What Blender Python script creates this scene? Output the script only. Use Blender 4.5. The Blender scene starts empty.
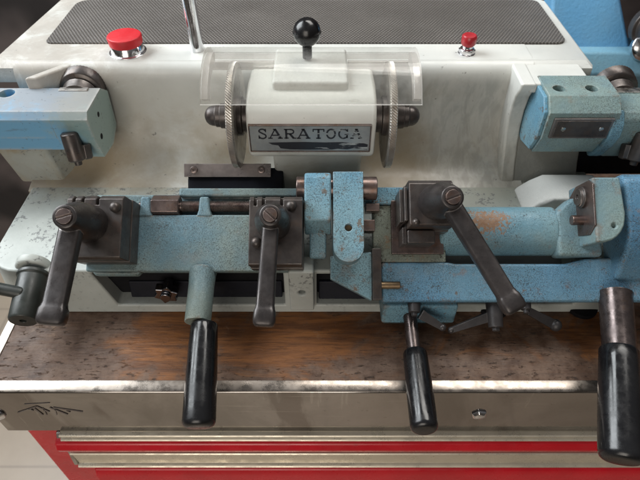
import bpy, bmesh, math, random
from mathutils import Vector, Matrix
random.seed(7)
C = bpy.context.scene.collection
R = math.radians
S = 0.01                                   # everything below is written in centimetres

# ------------------------------------------------------------------ node helpers
class NT:
    def __init__(s, name):
        s.m = bpy.data.materials.new(name); s.m.use_nodes = True
        s.t = s.m.node_tree; s.t.nodes.clear()
        s.out = s.n('ShaderNodeOutputMaterial')
        s.co = s.n('ShaderNodeTexCoord').outputs['Object']
    def n(s, ty, **kw):
        nd = s.t.nodes.new(ty)
        for k, v in kw.items(): setattr(nd, k, v)
        return nd
    def l(s, a, b): s.t.links.new(a, b)
    def setin(s, sock, v):
        if hasattr(v, 'is_output'): s.l(v, sock)
        elif isinstance(v, tuple): sock.default_value = (v + (1,))[:4] if sock.type == 'RGBA' else v
        else: sock.default_value = v
    def mapping(s, sc, loc=(0, 0, 0)):
        m = s.n('ShaderNodeMapping'); m.inputs['Scale'].default_value = sc; m.inputs['Location'].default_value = loc
        s.l(s.co, m.inputs['Vector']); return m.outputs[0]
    def noise(s, scale, detail=4, rough=.55, vec=None, dist=0, loc=None):
        nd = s.n('ShaderNodeTexNoise'); nd.inputs['Scale'].default_value = scale
        nd.inputs['Detail'].default_value = detail; nd.inputs['Roughness'].default_value = rough
        nd.inputs['Distortion'].default_value = dist
        if loc: vec = s.mapping((1, 1, 1), loc)
        s.l(vec or s.co, nd.inputs['Vector']); return nd.outputs['Fac']
    def ramp(s, f, a, b, lo=0.0, hi=1.0):
        nd = s.n('ShaderNodeMapRange', clamp=True, interpolation_type='SMOOTHSTEP')
        for k, v in zip(('From Min', 'From Max', 'To Min', 'To Max'), (a, b, lo, hi)): nd.inputs[k].default_value = v
        s.l(f, nd.inputs['Value']); return nd.outputs['Result']
    def mix(s, f, a, b, bt='MIX'):
        nd = s.n('ShaderNodeMix', data_type='RGBA', blend_type=bt)
        s.setin(nd.inputs[0], f); s.setin(nd.inputs[6], a); s.setin(nd.inputs[7], b); return nd.outputs[2]
    def math(s, op, a, b=0.0, c=0.0):
        nd = s.n('ShaderNodeMath', operation=op)
        s.setin(nd.inputs[0], a); s.setin(nd.inputs[1], b); s.setin(nd.inputs[2], c); return nd.outputs[0]
    def xyz(s, base=(-1.5, 40, 0)):      # object coordinates shifted back to the table's own zero
        ad = s.n('ShaderNodeVectorMath', operation='ADD'); s.l(s.co, ad.inputs[0]); ad.inputs[1].default_value = tuple(k * S for k in base)
        nd = s.n('ShaderNodeSeparateXYZ'); s.l(ad.outputs[0], nd.inputs[0]); return nd.outputs
    def edge(s, rad=.12):
        bv = s.n('ShaderNodeBevel'); bv.samples = 4; bv.inputs['Radius'].default_value = rad * S
        g = s.n('ShaderNodeNewGeometry')
        d = s.n('ShaderNodeVectorMath', operation='DOT_PRODUCT')
        s.l(bv.outputs[0], d.inputs[0]); s.l(g.outputs['Normal'], d.inputs[1])
        return s.math('SUBTRACT', 1.0, d.outputs['Value'])
    def bsdf(s, col, rough=.5, metal=0., bump=None, bs=.2, bd=.05, coat=0., spec=None):
        p = s.n('ShaderNodeBsdfPrincipled')
        s.setin(p.inputs['Base Color'], col); s.setin(p.inputs['Roughness'], rough); s.setin(p.inputs['Metallic'], metal)
        if coat: p.inputs['Coat Weight'].default_value = coat; p.inputs['Coat Roughness'].default_value = .15
        if spec is not None: p.inputs['Specular IOR Level'].default_value = spec
        if bump is not None:
            b = s.n('ShaderNodeBump'); b.inputs['Strength'].default_value = bs; b.inputs['Distance'].default_value = bd * S
            s.l(bump, b.inputs['Height']); s.l(b.outputs[0], p.inputs['Normal'])
        s.l(p.outputs[0], s.out.inputs[0]); return s.m

def paint(name, base, alt, dark=(.03, .03, .028), speck=.5, wear=(.45, .43, .4), rust=.0, rough=.45, wearamt=.6, big=9., speckscale=520, stain=(.25, .2, .13), stainamt=.25, chips=.0, patch=None):
    t = NT(name)
    c = t.mix(t.ramp(t.noise(big, 5, .6), .35, .65), base, alt)
    c = t.mix(t.math('MULTIPLY', t.ramp(t.noise(22, 7, .7, loc=(3, 1, 2)), .5, .8), stainamt), c, stain)
    fine = t.ramp(t.noise(1250, 3, .65, loc=(6, 1, 3)), .49, .58)
    un = t.ramp(t.noise(20, 6, .7, loc=(9, 2, 6)), .36, .62, .22, 1.0)
    c = t.mix(t.math('MULTIPLY', t.math('MULTIPLY', fine, un), .66 * min(1, speck)), c, dark)
    gr = t.ramp(t.noise(13, 8, .75, loc=(4, 9, 9), dist=.8), .54, .74)
    c = t.mix(t.math('MULTIPLY', gr, .55 * min(1, speck)), c, (.10, .085, .055))
    c = t.mix(t.math('MULTIPLY', t.ramp(t.noise(1300, 2, .5, loc=(1, 6, 2)), .58, .75), .25 * min(1, speck)), c, (.5, .55, .55))
    sp = t.noise(speckscale, 5, .7)
    dens = t.ramp(t.noise(38, 6, .7, loc=(7, 2, 5)), .34, .72, .74, .74 - .19 * speck)
    sm = t.ramp(t.math('SUBTRACT', sp, dens), -.06, .05)
    c = t.mix(t.math('MULTIPLY', sm, .8), c, t.mix(t.noise(200, 3), dark, (.085, .065, .045)))
    if chips:
        ch = t.ramp(t.noise(85, 8, .75, loc=(1, 9, 4)), .63 - .06 * chips, .65 - .06 * chips)
        c = t.mix(t.math('MULTIPLY', ch, .8), c, t.mix(t.noise(160, 3), (.05, .045, .04), (.20, .13, .08)))
    if rust:
        r = t.math('MULTIPLY', t.ramp(t.noise(40, 6, .7, loc=(4, 4, 1)), .56, .68), rust)
        c = t.mix(r, c, (.22, .1, .035))
    if patch:
        X = t.xyz()
        dx = t.math('DIVIDE', t.math('SUBTRACT', X[0], patch[0]), patch[3]); dy = t.math('DIVIDE', t.math('SUBTRACT', X[1], patch[1]), patch[3] * .55)
        dd = t.math('ADD', t.math('MULTIPLY', dx, dx), t.math('MULTIPLY', dy, dy))
        k = t.ramp(t.math('SUBTRACT', t.noise(420, 5, .75), t.math('MULTIPLY', dd, .28)), .36, .46)
        c = t.mix(t.math('MULTIPLY', k, .9), c, t.mix(t.noise(500, 3), (.17, .075, .03), (.30, .18, .10)))
    e = t.math('MULTIPLY', t.ramp(t.edge(.14), .03, .16), t.ramp(t.noise(120, 4, .6, loc=(2, 8, 1)), .38, .6))
    c = t.mix(t.math('MULTIPLY', e, wearamt), c, wear)
    e2 = t.math('MULTIPLY', t.ramp(t.edge(.42), .004, .05), t.ramp(t.noise(75, 8, .75, loc=(8, 3, 6)), .55, .60))
    c = t.mix(t.math('MULTIPLY', e2, min(.85, wearamt + .1)), c, t.mix(t.noise(180, 4), (.07, .055, .045), (.22, .17, .125)))
    hgt = t.math('SUBTRACT', t.noise(300, 4, .6), t.math('MULTIPLY', sm, .7))
    rg = t.ramp(t.noise(60, 5, .6), .3, .7, rough - .1, rough + .15)
    return t.bsdf(c, rg, 0, hgt, .6, .07, spec=.32)

def metal(name, col, alt=None, rough=.35, met=1., wear=None, wearamt=.5, scr=.0, rustc=None, rust=0, spec=None, bumpy=.15):
    t = NT(name); alt = alt or tuple(x * .6 for x in col)
    c = t.mix(t.ramp(t.noise(45, 6, .65), .35, .65), col, alt)
    if rustc: c = t.mix(t.math('MULTIPLY', t.ramp(t.noise(70, 6, .7, loc=(5, 5, 5)), .5, .66), rust), c, rustc)
    if wear:
        e = t.math('MULTIPLY', t.ramp(t.edge(.1), .02, .14), t.ramp(t.noise(150, 4, .6), .3, .6))
        c = t.mix(t.math('MULTIPLY', e, wearamt), c, wear)
    rg = t.ramp(t.noise(80, 6, .7), .3, .7, max(.03, rough - .12), rough + .13)
    return t.bsdf(c, rg, met, t.noise(420, 3, .6), bumpy, .03, spec=spec)

MT = {}
MT['white'] = paint('white_enamel', (.63, .635, .605), (.55, .555, .53), speck=.12, stain=(.42, .36, .26), stainamt=.3, wearamt=.35, rough=.42, wear=(.5, .49, .46), chips=.0)
def wall_mat():
    t = NT('stained_white_enamel')
    c = t.mix(t.ramp(t.noise(9, 5, .6), .35, .65), (.62, .625, .59), (.53, .54, .515))
    X = t.xyz()
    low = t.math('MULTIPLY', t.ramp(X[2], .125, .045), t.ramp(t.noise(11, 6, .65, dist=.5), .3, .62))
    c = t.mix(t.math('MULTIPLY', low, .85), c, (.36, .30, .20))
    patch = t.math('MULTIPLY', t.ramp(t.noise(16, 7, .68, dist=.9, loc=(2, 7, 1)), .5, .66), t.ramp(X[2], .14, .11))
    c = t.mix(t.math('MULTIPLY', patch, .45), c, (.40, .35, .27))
    rt = t.math('MULTIPLY', t.ramp(X[0], .03, .13), t.ramp(t.noise(14, 7, .7, dist=.8), .2, .5))
    rt = t.math('MULTIPLY', rt, t.ramp(X[2], .132, .118))
    c = t.mix(t.math('MULTIPLY', rt, .66), c, t.mix(t.ramp(t.noise(1, 5, .6, vec=t.mapping((130, 60, 45)), dist=.8), .4, .62), (.22, .222, .205), (.34, .335, .31)))
    top = t.math('MULTIPLY', t.ramp(X[0], -.10, -.22), t.ramp(t.noise(30, 8, .75, dist=.6), .3, .52))
    c = t.mix(t.math('MULTIPLY', top, .7), c, t.mix(t.noise(60, 5, .7, loc=(2, 2, 2)), (.24, .20, .165), (.44, .40, .35)))
    streak = t.noise(1, 6, .7, vec=t.mapping((260, 20, 25)))
    c = t.mix(t.math('MULTIPLY', t.math('MULTIPLY', t.ramp(streak, .6, .75), t.ramp(t.noise(12, 3), .5, .65)), .5), c, (.3, .27, .22))
    pit = t.ramp(t.noise(230, 4, .6), .69, .74)
    for (wx, wy, wz, wr, wa) in ((-.075, .39, .06, .05, .55), (.06, .39, .06, .055, .65), (-.2, .39, .06, .05, .6), (.035, .37, .095, .03, .4)):
        vd = t.n('ShaderNodeVectorMath', operation='DISTANCE'); t.l(t.co, vd.inputs[0]); vd.inputs[1].default_value = (wx + .015, wy - .40, wz)
        dm = t.ramp(t.math('ADD', vd.outputs['Value'], t.math('MULTIPLY', t.noise(26, 7, .7, loc=(wx * 9, 2, 1)), wr)), wr * .75, wr * 1.5, wa, 0)
        c = t.mix(dm, c, (.27, .20, .11))
    c = t.mix(t.math('MULTIPLY', pit, .7), c, (.12, .11, .1))
    sc = t.ramp(t.noise(1, 4, .5, vec=t.mapping((40, 260, 60))), .68, .74)
    c = t.mix(t.math('MULTIPLY', sc, .35), c, (.3, .28, .25))
    e = t.math('MULTIPLY', t.ramp(t.edge(.16), .03, .16), t.ramp(t.noise(90, 4, .6), .42, .6))
    c = t.mix(t.math('MULTIPLY', e, .5), c, (.42, .40, .36))
    return t.bsdf(c, t.ramp(t.noise(50, 5), .3, .7, .3, .5), 0, t.math('SUBTRACT', t.noise(120, 4), pit), .2, .06)
MT['wall'] = wall_mat()
def base_mat():
    t = NT('pitted_pale_enamel')
    c = t.mix(t.ramp(t.noise(10, 5, .6), .35, .65), (.43, .455, .43), (.31, .33, .31))
    X = t.xyz()
    back = t.math('MULTIPLY', t.ramp(X[1], .33, .38), t.ramp(t.noise(18, 6, .65, dist=.5), .35, .6))
    c = t.mix(t.math('MULTIPLY', back, .85), c, (.27, .21, .115))
    right = t.math('MULTIPLY', t.ramp(X[0], .02, .10), t.ramp(X[2], .01, .03))
    c = t.mix(t.math('MULTIPLY', right, .6), c, (.30, .32, .28))
    sp = t.noise(330, 4, .65)
    dens = t.ramp(t.noise(35, 5, .65, loc=(2, 3, 4)), .36, .68, .72, .5)
    pit = t.ramp(t.math('SUBTRACT', sp, dens), -.02, .03)
    c = t.mix(t.math('MULTIPLY', t.math('MULTIPLY', pit, t.ramp(X[2], .036, .046, .25, 1)), .8), c, (.13, .135, .135))
    e = t.math('MULTIPLY', t.ramp(t.edge(.14), .03, .16), t.ramp(t.noise(120, 4, .6), .4, .6))
    c = t.mix(t.math('MULTIPLY', e, .5), c, (.62, .6, .54))
    return t.bsdf(c, .45, 0, t.math('SUBTRACT', t.noise(200, 4), pit), .3, .07)
MT['base'] = base_mat()
MT['blue'] = paint('speckled_blue_enamel', (.075, .20, .33), (.12, .245, .34), speck=1.1, wear=(.5, .52, .5), wearamt=.85, rust=.4, stainamt=.3, speckscale=950, chips=.25)
MT['blue_clean'] = paint('light_blue_enamel', (.10, .26, .38), (.18, .31, .365), speck=1.0, wear=(.5, .55, .55), wearamt=.75, rust=.25, stainamt=.22, speckscale=800, chips=.7)
MT['bluegreen'] = paint('green_blue_enamel', (.21, .28, .255), (.135, .235, .285), speck=.8, wear=(.5, .5, .46), wearamt=.85, rust=.35, stainamt=.45, speckscale=900)
MT['greyblue'] = paint('grey_green_enamel', (.18, .22, .195), (.11, .20, .25), speck=.9, wear=(.5, .5, .46), wearamt=.8, rust=.12, stainamt=.45, speckscale=950)
MT['rusty'] = paint('rust_speckled_olive_enamel', (.15, .17, .14), (.17, .20, .17), speck=1.4, wear=(.3, .27, .2), rust=.9, stainamt=.6, stain=(.16, .1, .04))
def arm_mat():
    t = NT('worn_two_tone_enamel')
    X = t.xyz()
    n = t.noise(16, 7, .7, dist=.4)
    c = t.mix(t.ramp(n, .35, .62), (.19, .30, .31), (.29, .36, .345))
    c = t.mix(t.ramp(t.math('ADD', X[0], t.math('MULTIPLY', t.noise(30, 6, .7), .1)), -.135, -.165), c, (.15, .36, .56))
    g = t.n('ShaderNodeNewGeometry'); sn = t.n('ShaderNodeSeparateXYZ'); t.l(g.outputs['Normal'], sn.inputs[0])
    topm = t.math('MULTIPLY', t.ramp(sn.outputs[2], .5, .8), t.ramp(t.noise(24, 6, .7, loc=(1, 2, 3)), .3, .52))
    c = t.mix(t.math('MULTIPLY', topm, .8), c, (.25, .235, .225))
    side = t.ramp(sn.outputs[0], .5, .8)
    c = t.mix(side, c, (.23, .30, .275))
    sm = t.ramp(t.noise(300, 4, .6), .64, .7)
    c = t.mix(t.math('MULTIPLY', sm, .6), c, (.08, .09, .09))
    e = t.math('MULTIPLY', t.ramp(t.edge(.45), .01, .12), t.ramp(t.noise(70, 7, .75), .42, .56))
    c = t.mix(t.math('MULTIPLY', e, .85), c, (.40, .39, .37))
    sc = t.ramp(t.noise(1, 5, .7, vec=t.mapping((30, 240, 240))), .6, .68)
    c = t.mix(t.math('MULTIPLY', sc, .4), c, (.10, .12, .13))
    return t.bsdf(c, .45, 0, t.noise(200, 4), .2, .05)
MT['grey'] = paint('dingy_grey_enamel', (.24, .235, .205), (.19, .19, .17), speck=.2, wear=(.5, .48, .42), wearamt=.5, stainamt=.4, stain=(.2, .16, .09), speckscale=500)  # bracket white made greyer in the colour, for shade under the clamp block
MT['arm'] = arm_mat()
MT['steel_dark'] = metal('oxidised_brown_steel', (.092, .080, .074), (.055, .047, .045), .36, .55, wear=(.36, .33, .31), wearamt=.6, rustc=(.105, .066, .048), rust=.4)
MT['steel_black'] = metal('blackened_steel', (.055, .05, .05), (.038, .036, .038), .40, .4, wear=(.24, .23, .23), wearamt=.4)
MT['lever'] = metal('charcoal_lever_steel', (.058, .050, .048), (.036, .032, .032), .34, .5, wear=(.42, .39, .38), wearamt=.8)
MT['steel_brown'] = metal('brown_plated_steel', (.20, .15, .135), (.13, .10, .095), .32, .8, wear=(.42, .38, .35), wearamt=.6, rustc=(.16, .08, .04), rust=.5)
MT['stem'] = metal('browned_steel_bar', (.13, .105, .10), (.075, .06, .058), .28, .8, wear=(.4, .37, .35), rustc=(.10, .06, .04), rust=.4)
MT['steel'] = metal('bright_steel', (.56, .54, .51), (.42, .40, .38), .30, 1., rustc=(.24, .17, .10), rust=.35)
MT['steel_plate'] = metal('dull_steel_strip', (.22, .19, .18), (.16, .14, .135), .36, .7, wear=(.45, .43, .41))
MT['chrome'] = metal('chrome', (.78, .78, .80), (.68, .68, .70), .13, 1.)
MT['black_chrome'] = metal('dark_chrome', (.30, .30, .32), (.22, .22, .24), .1, 1., wear=(.8, .8, .82), wearamt=.8)
MT['brass'] = metal('tarnished_brass', (.26, .18, .10), (.16, .11, .07), .42, .8)
MT['handle'] = metal('glossy_black_bakelite', (.006, .006, .007), (.010, .010, .011), .22, 0, bumpy=.06)
MT['matte_black'] = metal('matte_black_paint', (.006, .006, .007), (.009, .009, .011), .7, 0, spec=.15)
MT['navy'] = metal('navy_rubber', (.005, .006, .010), (.008, .009, .015), .55, 0, spec=.2)
MT['black_green'] = metal('dark_green_black_enamel', (.030, .034, .030), (.022, .025, .023), .38, 0, wear=(.1, .1, .09))
MT['red_plastic'] = metal('red_plastic', (.55, .022, .03), (.50, .02, .028), .42, 0, spec=.4)
MT['dark_red'] = metal('worn_red_plastic', (.42, .02, .03), (.30, .015, .02), .32, 0)
MT['wheel'] = metal('ground_steel', (.60, .56, .51), (.46, .43, .40), .36, .85, rustc=(.3, .2, .12), rust=.3)
MT['plate_alu'] = metal('faded_aluminium_plate', (.36, .39, .40), (.28, .31, .33), .42, .5, rustc=(.3, .27, .2), rust=.3)
MT['backblue'] = paint('smooth_blue_enamel', (.14, .38, .64), (.17, .42, .66), speck=.15, wear=(.4, .5, .55), wearamt=.5, stainamt=.12)
MT['backblue_pale'] = paint('faded_blue_enamel', (.17, .36, .48), (.20, .38, .47), speck=.3, wear=(.4, .5, .55), wearamt=.5, stainamt=.25)

def mat_letters():
    t = NT('worn_black_print')
    X = t.xyz()
    w = t.ramp(t.math('ADD', t.noise(1, 4, .6, vec=t.mapping((60, 60, 520))), t.math('MULTIPLY', t.ramp(X[0], -.015, .03), .14)), .66, .71)
    s = t.ramp(t.noise(420, 4, .6), .71, .76)
    c = t.mix(t.math('MAXIMUM', w, t.math('MULTIPLY', s, .7)), (.016, .018, .025), (.33, .36, .37))
    return t.bsdf(c, .45)
MT['print'] = mat_letters()
def mat_grip():
    t = NT('ribbed_rubber_mat')
    X = t.xyz(); k = 2 * math.pi / (.30 * S)
    a = t.math('SINE', t.math('MULTIPLY', t.math('ADD', X[0], t.math('MULTIPLY', X[1], .62)), k))
    b = t.math('SINE', t.math('MULTIPLY', t.math('SUBTRACT', X[0], t.math('MULTIPLY', X[1], .62)), k))
    h = t.math('MULTIPLY_ADD', a, .5, t.math('MULTIPLY', b, .5))
    hr = t.ramp(h, -.5, .7)
    dust = t.ramp(t.noise(14, 6, .65), .3, .7)
    c = t.mix(hr, (.055, .048, .043), t.mix(dust, (.125, .112, .10), (.20, .182, .165)))
    return t.bsdf(c, .55, 0, hr, .9, .10)
MT['mat'] = mat_grip()
def mat_wood():
    t = NT('worn_varnished_wood')
    X = t.xyz((25, 42, -90))
    g = t.noise(1, 8, .68, vec=t.mapping((7, 75, 90)), dist=.9)
    f = t.noise(1, 6, .7, vec=t.mapping((45, 480, 400)))
    c = t.mix(t.ramp(g, .32, .66), (.090, .036, .015), (.255, .100, .030))
    c = t.mix(t.ramp(t.noise(1, 5, .6, vec=t.mapping((14, 40, 40))), .56, .72), c, (.28, .125, .045))
    c = t.mix(t.math('MULTIPLY', t.ramp(f, .46, .68), .7), c, (.055, .022, .010))
    nb = t.noise(15, 9, .72, dist=1.0)
    front = t.math('MULTIPLY', t.ramp(X[1], .235, .203), .20)
    back = t.math('MULTIPLY', t.ramp(X[1], .245, .27), .10)
    right = t.math('MULTIPLY', t.ramp(X[0], -.02, .10), .17)
    left = t.math('MULTIPLY', t.ramp(X[0], -.12, -.20), .24)
    worn = t.ramp(t.math('ADD', t.math('ADD', nb, front), t.math('ADD', t.math('ADD', right, left), back)), .55, .72)
    wc = t.mix(t.ramp(t.noise(60, 7, .75), .35, .65), (.060, .036, .026), (.145, .098, .072))
    c = t.mix(t.math('MULTIPLY', worn, .86), c, wc)
    pale = t.ramp(t.noise(24, 7, .7, loc=(3, 3, 3)), .60, .68)
    c = t.mix(t.math('MULTIPLY', pale, .5), c, (.30, .20, .13))
    pits = t.ramp(t.noise(1, 7, .72, vec=t.mapping((110, 300, 240))), .57, .63)
    pm = t.math('MULTIPLY', pits, t.math('ADD', t.math('MULTIPLY', worn, .6), .15))
    c = t.mix(pm, c, (.022, .014, .010))
    dust = t.ramp(t.noise(420, 6, .78), .66, .72)
    c = t.mix(t.math('MULTIPLY', dust, .5), c, (.36, .29, .23))
    return t.bsdf(c, t.ramp(t.noise(40, 6, .7), .3, .7, .3, .6), 0, t.math('SUBTRACT', f, t.math('MULTIPLY', pm, 1.6)), .5, .09, spec=.3)
MT['wood'] = mat_wood()
def mat_trim():
    t = NT('scuffed_stainless_steel')
    b = t.noise(1, 4, .6, vec=t.mapping((18, 700, 700)))
    sm = t.noise(9, 6, .65, dist=.6)
    c = t.mix(t.ramp(sm, .35, .65), (.44, .415, .395), (.31, .29, .27))
    refl_bands = t.noise(1, 6, .6, vec=t.mapping((11, 5, 5)), dist=.7)
    c = t.mix(t.math('MULTIPLY', t.ramp(refl_bands, .52, .6), .6), c, (.20, .17, .15))  # dark bands, painted in place of dark reflections on the steel
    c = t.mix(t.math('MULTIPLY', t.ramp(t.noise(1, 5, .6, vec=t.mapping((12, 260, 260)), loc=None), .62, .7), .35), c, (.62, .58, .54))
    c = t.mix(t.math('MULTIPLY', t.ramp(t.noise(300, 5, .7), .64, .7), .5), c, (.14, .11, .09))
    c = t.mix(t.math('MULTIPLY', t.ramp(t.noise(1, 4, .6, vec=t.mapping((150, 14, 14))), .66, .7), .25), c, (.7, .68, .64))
    return t.bsdf(c, t.ramp(sm, .3, .7, .06, .17), 1., b, .06, .02)
MT['trim'] = mat_trim()
MT['trim_dull'] = metal('dulled_steel_lip', (.36, .315, .275), (.27, .235, .205), .30, .95, rustc=(.14, .11, .085), rust=.25, bumpy=.04)
MT['alu'] = metal('brushed_aluminium_pull', (.66, .60, .49), (.62, .565, .46), .34, .55, bumpy=.01)
def mat_red():
    t = NT('red_cabinet_enamel')
    c = t.mix(t.ramp(t.noise(18, 5), .35, .65), (.60, .010, .022), (.50, .009, .018))
    c = t.mix(t.math('MULTIPLY', t.ramp(t.noise(120, 7, .75), .62, .7), .25), c, (.2, .05, .05))
    return t.bsdf(c, t.ramp(t.noise(60, 5), .3, .7, .2, .36), 0, t.noise(60, 3), .05, .05)
MT['red'] = mat_red()
def mat_clear():
    t = NT('clear_acrylic')
    tr = t.n('ShaderNodeBsdfTransparent'); tr.inputs[0].default_value = (.965, .965, .955, 1)
    gl = t.n('ShaderNodeBsdfGlossy'); gl.inputs['Roughness'].default_value = .08
    df = t.n('ShaderNodeBsdfDiffuse'); df.inputs[0].default_value = (.75, .73, .70, 1)
    lw = t.n('ShaderNodeLayerWeight'); lw.inputs['Blend'].default_value = .5
    frf = t.math('MULTIPLY_ADD', t.math('POWER', lw.outputs['Facing'], 4.0), .30, .03)
    a = t.n('ShaderNodeMixShader'); t.l(frf, a.inputs[0]); t.l(tr.outputs[0], a.inputs[1]); t.l(gl.outputs[0], a.inputs[2])
    b = t.n('ShaderNodeMixShader'); t.l(t.ramp(t.noise(70, 6, .7), .35, .75, .03, .12), b.inputs[0]); t.l(a.outputs[0], b.inputs[1]); t.l(df.outputs[0], b.inputs[2])
    t.l(b.outputs[0], t.out.inputs[0]); return t.m
MT['clear'] = mat_clear()
def mat_clear_edge():
    t = NT('acrylic_cut_edge')
    tr = t.n('ShaderNodeBsdfTransparent'); tr.inputs[0].default_value = (.9, .89, .87, 1)
    gl = t.n('ShaderNodeBsdfGlossy'); gl.inputs['Roughness'].default_value = .12
    df = t.n('ShaderNodeBsdfDiffuse'); df.inputs[0].default_value = (.74, .71, .68, 1)
    a = t.n('ShaderNodeMixShader'); a.inputs[0].default_value = .25; t.l(tr.outputs[0], a.inputs[1]); t.l(gl.outputs[0], a.inputs[2])
    b = t.n('ShaderNodeMixShader'); b.inputs[0].default_value = .38; t.l(a.outputs[0], b.inputs[1]); t.l(df.outputs[0], b.inputs[2])
    t.l(b.outputs[0], t.out.inputs[0]); return t.m
MT['clear_edge'] = mat_clear_edge()
def mat_floor():
    t = NT('beige_floor')
    c = t.mix(t.ramp(t.noise(3, 6, .6), .35, .65), (.38, .32, .25), (.32, .27, .21))
    c = t.mix(t.math('MULTIPLY', t.ramp(t.noise(60, 5, .7), .6, .7), .2), c, (.25, .2, .16))
    X = t.xyz()
    def joint(a):
        f = t.math('ABSOLUTE', t.math('SUBTRACT', t.math('FRACT', t.math('MULTIPLY', a, 2.2)), .5))
        return t.math('GREATER_THAN', f, .494)
    c = t.mix(t.math('MULTIPLY', t.math('MAXIMUM', joint(X[0]), joint(X[1])), .55), c, (.2, .17, .14))
    return t.bsdf(c, .35)
MT['floor'] = mat_floor()
def mat_room():
    t = NT('dark_wall_paint')
    return t.bsdf(t.mix(t.ramp(t.noise(3.5, 3), .42, .6), (.012, .010, .010), (.085, .070, .066)), .7)
MT['room'] = mat_room()

MT['bar'] = paint('rust_patched_green_blue_enamel', (.20, .28, .26), (.13, .25, .31), speck=.9, wear=(.5, .5, .46), wearamt=.85, rust=.35, stainamt=.45, speckscale=900, patch=(.122, .288, .078, .024))
# ------------------------------------------------------------------ mesh helpers
def fr_yz(u, v, w): return (w, u, v)             # profile in y,z swept along x
def fr_xy(u, v, w): return (u, v, w)             # plan swept along z
def fr_xz(u, v, w): return (u, w, v)             # elevation swept along y
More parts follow.
